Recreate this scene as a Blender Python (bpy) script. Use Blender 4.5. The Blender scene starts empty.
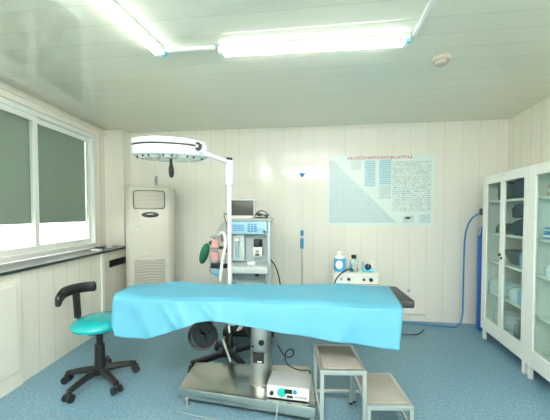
import bpy, bmesh, math, random
from mathutils import Vector, Matrix
random.seed(7)
S = bpy.context.scene
C = S.collection
R = math.radians

# ------------------------------------------------------------------ camera, world, exposure
F_PX, CAM_H = 290.0, 1.35
YAW, PITCH, HOR = R(7.1), R(-1.6), 213.5
cam_d = bpy.data.cameras.new('camera'); cam = bpy.data.objects.new('camera', cam_d); C.objects.link(cam)
cam.location = (0, 0, CAM_H)
cam.rotation_euler = (R(90) + PITCH, 0, YAW)
cam_d.sensor_fit = 'HORIZONTAL'; cam_d.sensor_width = 36.0
cam_d.lens = F_PX / 550.0 * 36.0
CY = HOR + F_PX * math.tan(-PITCH)
cam_d.shift_y = (CY - 210.0) / 550.0
cam_d.clip_start = 0.02
S.camera = cam

S.view_settings.view_transform = 'Standard'; S.view_settings.look = 'None'
S.view_settings.gamma = 1.0; S.view_settings.use_curve_mapping = False
S.view_settings.exposure = 1.04
TUBE_POWER = 11.0
FILL_POWER = 112.0  # strength of the added fill fixtures behind the camera
W = bpy.data.worlds.new('daylight'); S.world = W; W.use_nodes = True
W.node_tree.nodes['Background'].inputs[0].default_value = (0.93, 0.98, 1.0, 1)
W.node_tree.nodes['Background'].inputs[1].default_value = 2.2
try:
    S.cycles.max_bounces = 10; S.cycles.diffuse_bounces = 6; S.cycles.transparent_max_bounces = 16
    S.cycles.caustics_reflective = False; S.cycles.caustics_refractive = False
    S.cycles.sample_clamp_indirect = 6.0
except Exception: pass

# ------------------------------------------------------------------ materials
def mat(name, col, rough=0.5, metal=0.0, coat=0.0, spec=0.5, emit=None, es=0.0, noise=0.0, nscale=20.0, bump=0.0, bscale=60.0, sss=0.0):
    m = bpy.data.materials.new(name); m.use_nodes = True
    nt = m.node_tree; b = nt.nodes['Principled BSDF']
    b.inputs['Base Color'].default_value = (*col, 1)
    b.inputs['Roughness'].default_value = rough; b.inputs['Metallic'].default_value = metal
    b.inputs['Coat Weight'].default_value = coat; b.inputs['Coat Roughness'].default_value = 0.08
    b.inputs['Specular IOR Level'].default_value = spec
    if emit: b.inputs['Emission Color'].default_value = (*emit, 1); b.inputs['Emission Strength'].default_value = es
    tc = nt.nodes.new('ShaderNodeTexCoord')
    if noise:
        n = nt.nodes.new('ShaderNodeTexNoise'); n.inputs['Scale'].default_value = nscale; n.inputs['Detail'].default_value = 4
        nt.links.new(tc.outputs['Object'], n.inputs['Vector'])
        mx = nt.nodes.new('ShaderNodeMix'); mx.data_type = 'RGBA'
        mx.inputs['A'].default_value = (*[c * (1 - noise) for c in col], 1)
        mx.inputs['B'].default_value = (*[min(1, c * (1 + noise)) for c in col], 1)
        nt.links.new(n.outputs['Fac'], mx.inputs['Factor']); nt.links.new(mx.outputs['Result'], b.inputs['Base Color'])
    if bump:
        n2 = nt.nodes.new('ShaderNodeTexNoise'); n2.inputs['Scale'].default_value = bscale; n2.inputs['Detail'].default_value = 3
        nt.links.new(tc.outputs['Object'], n2.inputs['Vector'])
        bp = nt.nodes.new('ShaderNodeBump'); bp.inputs['Strength'].default_value = bump; bp.inputs['Distance'].default_value = 0.01
        nt.links.new(n2.outputs['Fac'], bp.inputs['Height']); nt.links.new(bp.outputs['Normal'], b.inputs['Normal'])
    return m

def boards(name, col, axis, pitch, off=0.0, w=0.012, dark=0.72, rough=0.2, coat=0.0, tone=0.03, spec=0.5):
    """interlocking plastic boards: seam lines along world axis vector 'axis'"""
    m = mat(name, col, rough, coat=coat, spec=spec); nt = m.node_tree; N = nt.nodes; L = nt.links; b = N['Principled BSDF']
    tc = N.new('ShaderNodeTexCoord')
    dp = N.new('ShaderNodeVectorMath'); dp.operation = 'DOT_PRODUCT'; dp.inputs[1].default_value = axis
    L.new(tc.outputs['Object'], dp.inputs[0])
    def M(op, a, c=None):
        n = N.new('ShaderNodeMath'); n.operation = op
        if hasattr(a, 'links'): L.new(a, n.inputs[0])
        else: n.inputs[0].default_value = a
        if c is not None:
            if hasattr(c, 'links'): L.new(c, n.inputs[1])
            else: n.inputs[1].default_value = c
        return n.outputs[0]
    q = M('DIVIDE', M('SUBTRACT', dp.outputs['Value'], off), pitch)
    fr = M('FRACT', q)
    d = M('ABSOLUTE', M('SUBTRACT', fr, 0.5))          # 0.5 at a seam
    seam = M('GREATER_THAN', d, 0.5 - w / pitch / 2)
    fl = M('FLOOR', q)
    wn = N.new('ShaderNodeTexWhiteNoise'); wn.noise_dimensions = '1D'; L.new(fl, wn.inputs['W'])
    mx = N.new('ShaderNodeMix'); mx.data_type = 'RGBA'
    mx.inputs['A'].default_value = (*[c * (1 - tone) for c in col], 1); mx.inputs['B'].default_value = (*col, 1)
    L.new(wn.outputs['Value'], mx.inputs['Factor'])
    m2 = N.new('ShaderNodeMix'); m2.data_type = 'RGBA'; m2.inputs['B'].default_value = (*[c * dark for c in col], 1)
    L.new(seam, m2.inputs['Factor']); L.new(mx.outputs['Result'], m2.inputs['A'])
    L.new(m2.outputs['Result'], b.inputs['Base Color'])
    bp = N.new('ShaderNodeBump'); bp.inputs['Strength'].default_value = 0.25; bp.inputs['Distance'].default_value = 0.003; bp.invert = True
    sm = M('POWER', M('MULTIPLY', d, 2.0), 30.0)
    L.new(sm, bp.inputs['Height']); L.new(bp.outputs['Normal'], b.inputs['Normal'])
    return m

def glass_mat(name, tint=(1, 1, 1), refl=0.06, rough=0.02, milky=0.0):
    m = bpy.data.materials.new(name); m.use_nodes = True; nt = m.node_tree; nt.nodes.clear(); N = nt.nodes; L = nt.links
    o = N.new('ShaderNodeOutputMaterial'); t = N.new('ShaderNodeBsdfTransparent'); t.inputs[0].default_value = (*tint, 1)
    g = N.new('ShaderNodeBsdfGlossy'); g.inputs['Roughness'].default_value = rough
    lw = N.new('ShaderNodeLayerWeight'); lw.inputs[0].default_value = 0.5
    pw = N.new('ShaderNodeMath'); pw.operation = 'POWER'; pw.inputs[1].default_value = 4.0; L.new(lw.outputs['Facing'], pw.inputs[0])
    fr = N.new('ShaderNodeMath'); fr.operation = 'MULTIPLY_ADD'; fr.inputs[1].default_value = 0.25; fr.inputs[2].default_value = 0.012; L.new(pw.outputs[0], fr.inputs[0])
    mx = N.new('ShaderNodeMixShader'); L.new(fr.outputs[0], mx.inputs[0]); L.new(t.outputs[0], mx.inputs[1]); L.new(g.outputs[0], mx.inputs[2])
    out = mx
    if milky:
        df = N.new('ShaderNodeBsdfDiffuse'); df.inputs[0].default_value = (0.85, 0.93, 0.92, 1)
        m2 = N.new('ShaderNodeMixShader'); m2.inputs[0].default_value = milky
        L.new(mx.outputs[0], m2.inputs[1]); L.new(df.outputs[0], m2.inputs[2]); out = m2
    L.new(out.outputs[0], o.inputs[0]); return m

WALLC = (0.80, 0.80, 0.73)
m_back = boards('back_wall_boards', WALLC, (1, 0, 0), 0.1975, 0.035, w=0.006, dark=0.85, rough=0.14)
m_side = boards('side_wall_boards', (0.81, 0.795, 0.70), (0, 1, 0), 0.168, 2.18, w=0.006, dark=0.78, rough=0.25)
m_ceil = boards('ceiling_boards', (0.70, 0.72, 0.60), (0, 1, 0), 0.167, 1.62, w=0.005, dark=0.80, rough=0.04, coat=0.6)
m_rear = mat('rear_wall_paint', (0.82, 0.81, 0.74), 0.5)
m_cream = mat('cream_trim', (0.82, 0.80, 0.72), 0.3)
m_pvc = mat('window_pvc', (0.80, 0.84, 0.80), 0.25)
m_white = mat('white_enamel', (0.82, 0.85, 0.80), 0.28, noise=0.03, nscale=6)
m_lampw = mat('white_lamp_enamel', (0.84, 0.91, 0.95), 0.22, coat=0.3)
m_ac = mat('ac_shell', (0.57, 0.56, 0.49), 0.3)
m_acg = mat('ac_grille', (0.47, 0.46, 0.40), 0.4)
m_black = mat('black_plastic', (0.012, 0.013, 0.015), 0.38)
m_dark = mat('dark_metal', (0.03, 0.035, 0.04), 0.35, metal=0.3)
m_pad = mat('table_pad_vinyl', (0.03, 0.03, 0.03), 0.42, bump=0.1)
m_steel = mat('stainless_steel', (0.55, 0.58, 0.54), 0.24, metal=1.0, noise=0.2, nscale=5)
m_steel2 = mat('brushed_steel', (0.76, 0.76, 0.72), 0.30, metal=1.0, noise=0.08, nscale=9)
m_frame = mat('step_frame_steel', (0.52, 0.55, 0.53), 0.35, metal=0.7)
m_mat = mat('ribbed_step_mat', (0.34, 0.335, 0.295), 0.55, noise=0.12, nscale=40, bump=0.3, bscale=150)
m_col = mat('column_steel', (0.50, 0.52, 0.50), 0.40, metal=1.0)
m_chrome = mat('chrome', (0.8, 0.8, 0.8), 0.12, metal=1.0)
m_granite = mat('black_granite', (0.035, 0.045, 0.045), 0.22, noise=0.5, nscale=160, spec=0.35)
m_teal = mat('teal_vinyl', (0.0, 0.38, 0.41), 0.25, coat=0.4)
m_gray = mat('gray_plastic', (0.36, 0.40, 0.39), 0.4)
m_lgray = mat('light_gray_plastic', (0.52, 0.60, 0.60), 0.4)
m_mach = mat('machine_enamel', (0.48, 0.58, 0.60), 0.35)
m_machb = mat('machine_blue_panel', (0.33, 0.58, 0.70), 0.35)
m_screen = mat('dark_screen', (0.05, 0.055, 0.045), 0.4)
m_pink = mat('pink_absorbent', (0.80, 0.42, 0.41), 0.5, noise=0.15, nscale=120)
m_green = mat('green_rubber', (0.0, 0.11, 0.055), 0.5)
m_blue = mat('blue_plastic', (0.02, 0.25, 0.55), 0.35)
m_lblue = mat('light_blue_plastic', (0.12, 0.5, 0.75), 0.35)
m_cyl = mat('blue_cylinder_paint', (0.01, 0.13, 0.48), 0.35)
m_hose = mat('blue_hose', (0.03, 0.20, 0.42), 0.4)
m_red = mat('red_ink', (0.75, 0.10, 0.10), 0.6)
m_plabel = mat('white_label', (0.85, 0.87, 0.85), 0.5)
m_navy = mat('navy_cloth', (0.016, 0.045, 0.065), 0.9, noise=0.3, nscale=30, bump=0.5, bscale=25)
m_gcloth = mat('grey_green_cloth', (0.08, 0.125, 0.12), 0.9, noise=0.2, nscale=30, bump=0.5, bscale=25)
m_bcloth = mat('pale_blue_wrap', (0.30, 0.55, 0.75), 0.8, noise=0.3, nscale=35, bump=0.6, bscale=25)
m_wcloth = mat('white_wrap', (0.68, 0.80, 0.84), 0.8, noise=0.15, nscale=35, bump=0.6, bscale=25)
m_tan = mat('tan_card', (0.62, 0.50, 0.36), 0.7)
m_bbox = mat('bright_blue_card', (0.05, 0.36, 0.66), 0.5)
m_glass = glass_mat('cabinet_glass', (0.90, 0.96, 0.95), milky=0.0)
m_wglass = glass_mat('window_glass', (0.95, 0.99, 0.98), milky=0.06)
m_clear = glass_mat('clear_plastic', (0.8, 0.9, 0.9), milky=0.25)
m_tube = mat('lit_tube', (1, 1, 1), emit=(1.0, 0.99, 0.97), es=TUBE_POWER)
m_tube_fill = mat('fill_tube_rear', (1, 1, 1), emit=(1.0, 0.965, 0.93), es=FILL_POWER)  # tubes of the added fill fixtures, stronger than the visible ones
m_blind = mat('green_blind', (0.26, 0.29, 0.22), 0.8, noise=0.08, nscale=60)
b = m_blind.node_tree
tr = b.nodes.new('ShaderNodeBsdfTranslucent'); tr.inputs[0].default_value = (0.28, 0.37, 0.28, 1)
mxs = b.nodes.new('ShaderNodeMixShader'); mxs.inputs[0].default_value = 0.30
b.links.new(b.nodes['Principled BSDF'].outputs[0], mxs.inputs[1]); b.links.new(tr.outputs[0], mxs.inputs[2])
b.links.new(mxs.outputs[0], b.nodes['Material Output'].inputs[0])

def floor_mat():
    m = mat('speckled_vinyl', (0.2, 0.35, 0.4), 0.42); nt = m.node_tree; N = nt.nodes; L = nt.links; b = N['Principled BSDF']
    tc = N.new('ShaderNodeTexCoord')
    n = N.new('ShaderNodeTexNoise'); n.inputs['Scale'].default_value = 70; n.inputs['Detail'].default_value = 6; n.inputs['Roughness'].default_value = 0.75
    L.new(tc.outputs['Object'], n.inputs['Vector'])
    r = N.new('ShaderNodeValToRGB'); e = r.color_ramp.elements
    e[0].position = 0.33; e[0].color = (0.08, 0.185, 0.255, 1); e[1].position = 0.68; e[1].color = (0.29, 0.45, 0.54, 1)
    x = e.new(0.5); x.color = (0.155, 0.30, 0.39, 1)
    L.new(n.outputs['Fac'], r.inputs[0])
    n2 = N.new('ShaderNodeTexNoise'); n2.inputs['Scale'].default_value = 1.3; L.new(tc.outputs['Object'], n2.inputs['Vector'])
    mr = N.new('ShaderNodeMapRange'); mr.inputs[3].default_value = 0.92; mr.inputs[4].default_value = 1.08; L.new(n2.outputs['Fac'], mr.inputs[0])
    mv = N.new('ShaderNodeVectorMath'); mv.operation = 'SCALE'; L.new(r.outputs[0], mv.inputs[0]); L.new(mr.outputs[0], mv.inputs['Scale'])
    L.new(mv.outputs[0], b.inputs['Base Color'])
    return m
m_floor = floor_mat()

# ------------------------------------------------------------------ mesh helpers
class MB:
    def __init__(s): s.bm = bmesh.new()
    def _add(s, t, M):
        t.transform(M); me = bpy.data.meshes.new('t'); t.to_mesh(me); t.free(); s.bm.from_mesh(me); bpy.data.meshes.remove(me); return s
    def box(s, x0, x1, y0, y1, z0, z1, bev=0.0, seg=2, M=None):
        t = bmesh.new(); bmesh.ops.create_cube(t, size=1)
        for v in t.verts: v.co = Vector(((x0 + x1) / 2 + v.co.x * (x1 - x0), (y0 + y1) / 2 + v.co.y * (y1 - y0), (z0 + z1) / 2 + v.co.z * (z1 - z0)))
        if bev: bmesh.ops.bevel(t, geom=t.edges[:], offset=bev, segments=seg, affect='EDGES', profile=0.5)
        return s._add(t, M or Matrix())
    def cyl(s, p, q, r, r2=None, n=20, bev=0.0):
        p, q = Vector(p), Vector(q); d = q - p; t = bmesh.new()
        bmesh.ops.create_cone(t, cap_ends=True, segments=n, radius1=r, radius2=r if r2 is None else r2, depth=d.length)
        if bev: bmesh.ops.bevel(t, geom=[e for e in t.edges if len(e.link_faces) == 2 and any(len(f.verts) > 4 for f in e.link_faces)], offset=bev, segments=2, affect='EDGES', profile=0.5)
        M = Matrix.Translation((p + q) / 2) @ d.to_track_quat('Z', 'Y').to_matrix().to_4x4()
        return s._add(t, M)
    def sph(s, c, r, sc=(1, 1, 1), rot=None, n=16):
        t = bmesh.new(); bmesh.ops.create_uvsphere(t, u_segments=n, v_segments=max(6, n // 2), radius=r)
        M = Matrix.Translation(c) @ (rot.to_matrix().to_4x4() if rot else Matrix()) @ Matrix.Diagonal((*sc, 1))
        return s._add(t, M)
    def lathe(s, prof, c=(0, 0, 0), n=36, M=None, closed=False):
        t = bmesh.new(); rings = []
        for r, z in prof:
            rings.append([t.verts.new((r * math.cos(2 * math.pi * k / n), r * math.sin(2 * math.pi * k / n), z)) for k in range(n)] if r > 1e-5 else [t.verts.new((0, 0, z))])
        for a, bb in zip(rings, rings[1:]):
            for k in range(n):
                k2 = (k + 1) % n
                if len(a) == 1 and len(bb) == 1: continue
                if len(a) == 1: t.faces.new((a[0], bb[k2], bb[k]))
                elif len(bb) == 1: t.faces.new((a[k], a[k2], bb[0]))
                else: t.faces.new((a[k], a[k2], bb[k2], bb[k]))
        bmesh.ops.recalc_face_normals(t, faces=t.faces[:])
        return s._add(t, Matrix.Translation(c) @ (M or Matrix()))
    def tube(s, pts, r, n=8, smooth=3, closed=False):
        P = [Vector(p) for p in pts]
        for _ in range(smooth):
            if closed: 
                Q = []
                for i in range(len(P)): a, b2 = P[i], P[(i + 1) % len(P)]; Q += [a.lerp(b2, .25), a.lerp(b2, .75)]
            else:
                Q = [P[0]]
                for a, b2 in zip(P, P[1:]): Q += [a.lerp(b2, .25), a.lerp(b2, .75)]
                Q.append(P[-1])
            P = Q
        t = bmesh.new(); rings = []; up = None
        m = len(P)
        for i, p in enumerate(P):
            d = ((P[(i + 1) % m] - P[i - 1]) if closed else (P[min(i + 1, m - 1)] - P[max(i - 1, 0)])).normalized()
            if up is None: up = d.orthogonal().normalized()
            up = (up - d * up.dot(d)).normalized(); sd = d.cross(up)
            rr = r(i / (m - 1)) if callable(r) else r
            rings.append([t.verts.new(p + (up * math.cos(2 * math.pi * k / n) + sd * math.sin(2 * math.pi * k / n)) * rr) for k in range(n)])
        pairs = list(zip(rings, rings[1:])) + ([(rings[-1], rings[0])] if closed else [])
        for a, b2 in pairs:
            for k in range(n): t.faces.new((a[k], a[(k + 1) % n], b2[(k + 1) % n], b2[k]))
        if not closed: t.faces.new(rings[0]); t.faces.new(rings[-1])
        bmesh.ops.recalc_face_normals(t, faces=t.faces[:])
        return s._add(t, Matrix())
    def prism(s, poly, z0, z1, M=None, bev=0.0):
        t = bmesh.new(); a = [t.verts.new((x, y, z0)) for x, y in poly]; b2 = [t.verts.new((x, y, z1)) for x, y in poly]
        t.faces.new(a); t.faces.new(b2); n = len(poly)
        for k in range(n): t.faces.new((a[k], a[(k + 1) % n], b2[(k + 1) % n], b2[k]))
        bmesh.ops.recalc_face_normals(t, faces=t.faces[:])
        if bev: bmesh.ops.bevel(t, geom=t.edges[:], offset=bev, segments=2, affect='EDGES', profile=0.5)
        return s._add(t, M or Matrix())
    def bar(s, p, q, w, h, bev=0.003):
        p, q = Vector(p), Vector(q); d = q - p
        M = Matrix.Translation(p) @ d.to_track_quat('X', 'Z').to_matrix().to_4x4()
        return s.box(0, d.length, -w / 2, w / 2, -h / 2, h / 2, bev, M=M)
    def build(s, name, m, parent=None, smooth=True, label=None, kind=None):
        me = bpy.data.meshes.new(name); s.bm.to_mesh(me); s.bm.free()
        if smooth:
            for f in me.polygons: f.use_smooth = True
            try: me.set_sharp_from_angle(angle=R(35))
            except Exception: pass
        for mm in (m if isinstance(m, (list, tuple)) else [m]): me.materials.append(mm)
        o = bpy.data.objects.new(name, me); C.objects.link(o)
        if parent: o.parent = parent
        if label: o['label'] = label
        if kind: o['kind'] = kind
        return o

def tag(o, label, cat, group=None):
    o['label'] = label; o['category'] = cat
    if group: o['group'] = group
    return o
def thing(name, label, cat, loc=(0, 0, 0), rz=0, group=None):
    o = bpy.data.objects.new(name, None); C.objects.link(o); o.empty_display_size = 0.1
    o.location = loc; o.rotation_euler = (0, 0, rz); return tag(o, label, cat, group)
def single(o, loc, rz, label, cat, group=None):
    o.location = loc; o.rotation_euler = (0, 0, rz); return tag(o, label, cat, group)
def struct(name, mb, m, parent=None, smooth=False):
    return mb.build(name, m, parent, smooth=smooth, kind='structure' if parent is None else None)

# ------------------------------------------------------------------ room shell
ZC, YB, YR = 2.47, 3.788, -1.35
def lwx(y): return -2.283 - 0.1033 * (y - 2.038)          # lower left wall face
def wwx(y): return -2.652 - 0.1033 * (y - 2.5)            # window plane
def rwx(y): return 2.32 + 0.11 * (y - YB)
struct('floor', MB().prism([(-3.0, YR - .1), (2.6, YR - .1), (2.6, YB + .1), (-3.0, YB + .1)], -0.1, 0.0), m_floor)
struct('ceiling', MB().prism([(-3.0, YR - .1), (2.6, YR - .1), (2.6, YB + .1), (-3.0, YB + .1)], ZC, ZC + 0.1), m_ceil)
struct('wall_back', MB().box(-3.0, 2.6, YB, YB + 0.12, 0, ZC), m_back)
struct('wall_right', MB().prism([(rwx(YR), YR), (rwx(YR) + .12, YR), (rwx(YB) + .12, YB), (rwx(YB), YB)], 0, ZC), m_side)
struct('wall_rear', MB().box(-3.0, 2.6, YR - .12, YR, 0, ZC), m_rear)
WY0, WY1, WZ0, WZ1 = 1.72, 3.42, 0.925, 2.335
w = MB()                                                   # left wall: thick dado below the sill, set-back wall with the window hole above
w.prism([(lwx(YR) , YR), (lwx(YB), YB), (lwx(YB) - .75, YB), (lwx(YR) - .75, YR)], 0, 0.895)
for y0, y1, z0, z1 in ((YR, WY0, 0.895, ZC), (WY1, YB, 0.895, ZC), (WY0, WY1, WZ1, ZC)):
    w.prism([(wwx(y0), y0), (wwx(y1), y1), (wwx(y1) - .30, y1), (wwx(y0) - .30, y0)], z0, z1)
struct('wall_left', w, m_side)
struct('wall_corner', MB().prism([(-2.494, 3.62), (-2.50, YB), (-3.0, YB), (-3.0, 3.62)], 0.9, ZC), m_cream)
# dark-stone window sill
struct('trim_1', MB().prism([(lwx(0.9) + .04, 0.9), (lwx(3.60) + .04, 3.60), (lwx(3.619) + .0, 3.619), (wwx(3.619) + .002, 3.619), (wwx(0.9) + .002, 0.9)], 0.896, 0.92, bev=0.004), m_granite)
# cornice strips over the window
struct('trim_2', MB().prism([(wwx(0) + .035, 0), (wwx(3.618) + .035, 3.618), (wwx(3.618), 3.618), (wwx(0), 0)], 2.405, 2.425)
       .prism([(wwx(0) + .02, 0), (wwx(3.47) + .02, 3.47), (wwx(3.47), 3.47), (wwx(0), 0)], 2.345, 2.403)
       .prism([(wwx(3.425) + .02, 3.425), (wwx(3.47) + .02, 3.47), (wwx(3.47), 3.47), (wwx(3.425), 3.425)], 0.921, 2.345), m_cream)
# cable trunking low on the back wall
struct('trim_3', MB().box(0.35, 1.42, YB - 0.035, YB - 0.001, 0.10, 0.178, 0.004), m_white)
# window: outer frame, mullion, two sashes with panes
fr = MB()
def wp(y, off=0.0): return wwx(y) + off
def wbar(mb, y0, y1, z0, z1, o0, o1): mb.prism([(wp(y0, o0), y0), (wp(y0, o1), y0), (wp(y1, o1), y1), (wp(y1, o0), y1)], z0, z1)
wbar(fr, WY0, WY1, WZ1 - .045, WZ1, -.08, .02); wbar(fr, WY0, WY1, WZ0, WZ0 + .05, -.08, .02)
wbar(fr, WY0, WY0 + .05, WZ0 + .05, WZ1 - .045, -.08, .02); wbar(fr, WY1 - .05, WY1, WZ0 + .05, WZ1 - .045, -.08, .02)
win = struct('window_1', fr, m_pvc)
for a, c, off in ((1.77, 2.55, 0.0), (2.515, 3.37, -.03)):
    sf = MB(); z0, z1 = WZ0 + .05, WZ1 - .045; e = .05
    wbar(sf, a, c, z0, z0 + .06, off - .028, off); wbar(sf, a, c, z1 - e, z1, off - .028, off)
    wbar(sf, a, a + e, z0 + .06, z1 - e, off - .028, off); wbar(sf, c - e, c, z0 + .06, z1 - e, off - .028, off)
    so = sf.build('window_sash', m_pvc, win, smooth=False)
    g = MB(); wbar(g, a + e, c - e, z0 + .06, z1 - e, off - .016, off - .012); g.build('window_pane', m_wglass, so, smooth=False)
bl = MB(); n = 2
wbar(bl, WY0 + .055, 3.325, 1.25, WZ1 - .05, -.079, -.073)
tag(bl.build('roller_blind', m_blind, None), 'grey-green roller blind pulled three quarters down outside the window panes', 'blind')

# lower left wall: panel cover, conduit, slot
p = MB(); y0, y1 = 1.1, 2.0
p.prism([(lwx(y0) + .001, y0), (lwx(y1) + .001, y1), (lwx(y1) + .02, y1), (lwx(y0) + .02, y0)], 0.0, 0.84, bev=0.004)
p.prism([(lwx(y0) + .012, y0), (lwx(1.955) + .012, 1.955), (lwx(1.955) + .030, 1.955), (lwx(y0) + .030, y0)], 0.13, 0.80, bev=0.003)
struct('trim_4', p, mat('white_panel', (0.77, 0.76, 0.68), 0.35))
def lw_box(y0, y1, z0, z1, t, bev=0.003):
    return MB().prism([(lwx(y0) + .001, y0), (lwx(y1) + .001, y1), (lwx(y1) + t, y1), (lwx(y0) + t, y0)], z0, z1, bev=bev)
struct('trim_5', lw_box(3.02, 3.07, 0.0, 0.894, .022), m_white)
t = thing('wall_vent', 'black slot vent in the wall under the end of the dark window sill', 'vent', (lwx(3.38), 3.38, 0.70), R(5.9))
MB().box(0.001, 0.008, -0.19, 0.19, 0, 0.085, 0.002).build('vent_slot', m_black, t)
v = MB()
for k in range(3): v.box(0.008, 0.014, -0.185, 0.185, 0.014 + k * .026, 0.019 + k * .026)
v.build('louvre', m_dark, t)

# ------------------------------------------------------------------ ceiling lights
def fixture(name, label, loc, rz, length, tm=None):
    tm = tm or m_tube
    t = thing(name, label, 'ceiling light', loc, rz, None)
    L2 = length / 2
    MB().box(-L2 - .01, L2 + .01, -.038, .038, -.022, 0, .004).build('housing', m_white, t)
    for s in (-1, 1):
        MB().cyl((-L2 + .02, s * .021, -.034), (L2 - .02, s * .021, -.034), .0115, n=14).build('tube', tm, t)
    for s in (-1, 1):
        e = MB().box(s * L2 - .022, s * L2 + .012, -.038, .038, -.048, -.002, .005).build('end_cap', m_lampw, t)
    MB().box(L2 - .013, L2 + .013, -.040, -.016, -.051, -.03, .002).build('tube_holder', m_lblue, t, label='small blue tube holder')
    return t
fixture('fluorescent_light', 'lit fluorescent ceiling fixture running across above the operating table', (0.0, 1.95, ZC), R(1.2), 1.2)
fixture('fluorescent_light', 'lit fluorescent ceiling fixture at left pointing towards the camera', (-1.085, 1.30, ZC), R(84), 1.2)
fixture('fluorescent_light', 'added fluorescent fill light crossing the room behind the camera, out of view', (0.0, -0.35, ZC), 0, 1.2, m_tube_fill)  # invented fixture, brightens the room from behind the camera
fixture('fluorescent_light', 'added fluorescent fill light in line with the left fixture, nearer the rear wall, out of view', (-1.22, -0.25, ZC), R(84), 1.2, m_tube_fill)  # second unseen fill fixture, put in for more light
fixture('fluorescent_light', 'added fluorescent fill light at the right of the room behind the camera, out of view', (1.15, -0.3, ZC), R(90), 1.2, m_tube_fill)  # third made-up fixture, fills the front of the room
tag(MB().bar((-1.0, 1.90, ZC - .012), (-.64, 1.905, ZC - .012), .028, .02).build('cable_trunking', m_white), 'short white cable trunking joining the two ceiling lights', 'trunking')
tag(MB().bar((.632, 1.93, ZC - .012), (.60, 0.9, ZC - .012), .028, .02).build('cable_trunking', m_white), 'white cable trunking leading from the right end of the crosswise light', 'trunking')
t = thing('smoke_detector', 'small round white smoke detector on the ceiling', 'smoke detector', (0.925, 2.25, ZC))
MB().lathe([(0, -.0), (.062, 0), (.062, -.018), (.054, -.026), (0, -.026)]).build('base', mat('detector_shell', (0.58, 0.52, 0.43), .5), t)
MB().lathe([(0, -.025), (.044, -.027), (.040, -.046), (.024, -.056), (0, -.057)]).build('sensor_cap', mat('detector_cap', (0.46, 0.41, 0.34), .5), t)

# ------------------------------------------------------------------ poster
PX0, PX1, PZ0, PZ1 = 0.212, 1.497, 1.195, 2.075
PW, PH = PX1 - PX0, PZ1 - PZ0
sheet = mat('poster_paper', (0.72, 0.84, 0.82), 0.22)
def print_mat(name, ink, paper, lines, dens, xs=40.0, grid=False):
    m = mat(name, paper, 0.25); nt = m.node_tree; N = nt.nodes; L = nt.links; b = N['Principled BSDF']
    tc = N.new('ShaderNodeTexCoord'); sp = N.new('ShaderNodeSeparateXYZ'); L.new(tc.outputs['Generated'], sp.inputs[0])
    def M(op, a, c=None):
        n = N.new('ShaderNodeMath'); n.operation = op
        for i, q in enumerate((a, c)):
            if q is None: continue
            if hasattr(q, 'links'): L.new(q, n.inputs[i])
            else: n.inputs[i].default_value = q
        return n.outputs[0]
    ln = M('MULTIPLY', sp.outputs['Z'], lines); row = M('FLOOR', ln); fr = M('FRACT', ln)
    on = M('GREATER_THAN', fr, 0.42)
    if grid:
        on = M('MAXIMUM', M('GREATER_THAN', fr, 0.72), M('GREATER_THAN', M('FRACT', M('MULTIPLY', sp.outputs['X'], lines * 0.9)), 0.80))
    cb = N.new('ShaderNodeCombineXYZ'); L.new(M('MULTIPLY', sp.outputs['X'], xs), cb.inputs[0]); L.new(M('MULTIPLY', row, 7.3), cb.inputs[1])
    nz = N.new('ShaderNodeTexNoise'); nz.inputs['Scale'].default_value = 1.0; nz.inputs['Detail'].default_value = 3; L.new(cb.outputs[0], nz.inputs['Vector'])
    fac = M('MULTIPLY', on, M('GREATER_THAN', nz.outputs['Fac'], dens))
    if grid: fac = M('ADD', M('MULTIPLY', on, 0.5), M('MULTIPLY', fac, 0.3))
    mx = N.new('ShaderNodeMix'); mx.data_type = 'RGBA'; mx.inputs['A'].default_value = (*paper, 1); mx.inputs['B'].default_value = (*ink, 1)
    L.new(fac, mx.inputs['Factor']); L.new(mx.outputs['Result'], b.inputs['Base Color']); return m
t = thing('wall_poster', 'large pale blue medical chart poster with a red title on the back wall', 'poster', (PX0, YB, PZ0))
MB().box(0, PW, -.003, -.0005, 0, PH).build('poster_sheet', sheet, t, smooth=False)
def pq(u0, u1, v0, v1, name, m, lab=None, d=.0038):
    MB().box(u0 * PW, u1 * PW, -d, -.0031, PH * (1 - v1), PH * (1 - v0)).build(name, m, t, smooth=False, label=lab)
tri = [(.012, .05), (.06, .07), (.66, .955), (.012, .965)]
mt = Matrix(((1, 0, 0, 0), (0, 0, -1, 0), (0, 1, 0, 0), (0, 0, 0, 1)))
MB().prism([(u * PW, PH * (1 - v)) for u, v in tri], .0031, .0037, M=mt).build('triangular_chart', print_mat('chart_print', (0.38, 0.54, 0.58), (0.58, 0.73, 0.75), 30, .5, 30, True), t, smooth=False, label='grey-blue triangular table of figures')
pb = print_mat('blue_print', (0.30, 0.52, 0.60), (0.52, 0.75, 0.80), 12, .42, 12)
pg_ = print_mat('grey_print', (0.42, 0.52, 0.52), (0.70, 0.83, 0.81), 24, .50, 40)
pg2 = print_mat('light_print', (0.45, 0.58, 0.60), (0.63, 0.78, 0.78), 8, .48, 14)
pq(.356, .455, .07, .44, 'text_column', pb); pq(.495, .604, .06, .42, 'text_column', pb)
pq(.495, .604, .43, .62, 'text_column', pg2); pq(.22, .32, .09, .20, 'text_column', pg2)
pq(.615, .975, .09, .80, 'text_block', pg_)
pq(.72, .82, .86, .955, 'text_block', pg2); pq(.87, .97, .84, .955, 'text_block', pg2)
pq(.745, .785, .875, .90, 'seal_mark', m_red)
rg = MB(); k = 0; x = .19
while x < .79:                                             # row of small red characters
    cx, cw = x * PW, .0225 * PW
    zt = PH * (1 - .008); zb = PH * (1 - .048)
    for _ in range(3):
        zz = random.uniform(zb, zt); rg.box(cx, cx + cw, -.0045, -.0031, zz, zz + .0035)
    for _ in range(2):
        xx = cx + random.uniform(0, cw); rg.box(xx, xx + .0035, -.0045, -.0031, zb, zt)
    x += .028
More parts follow.
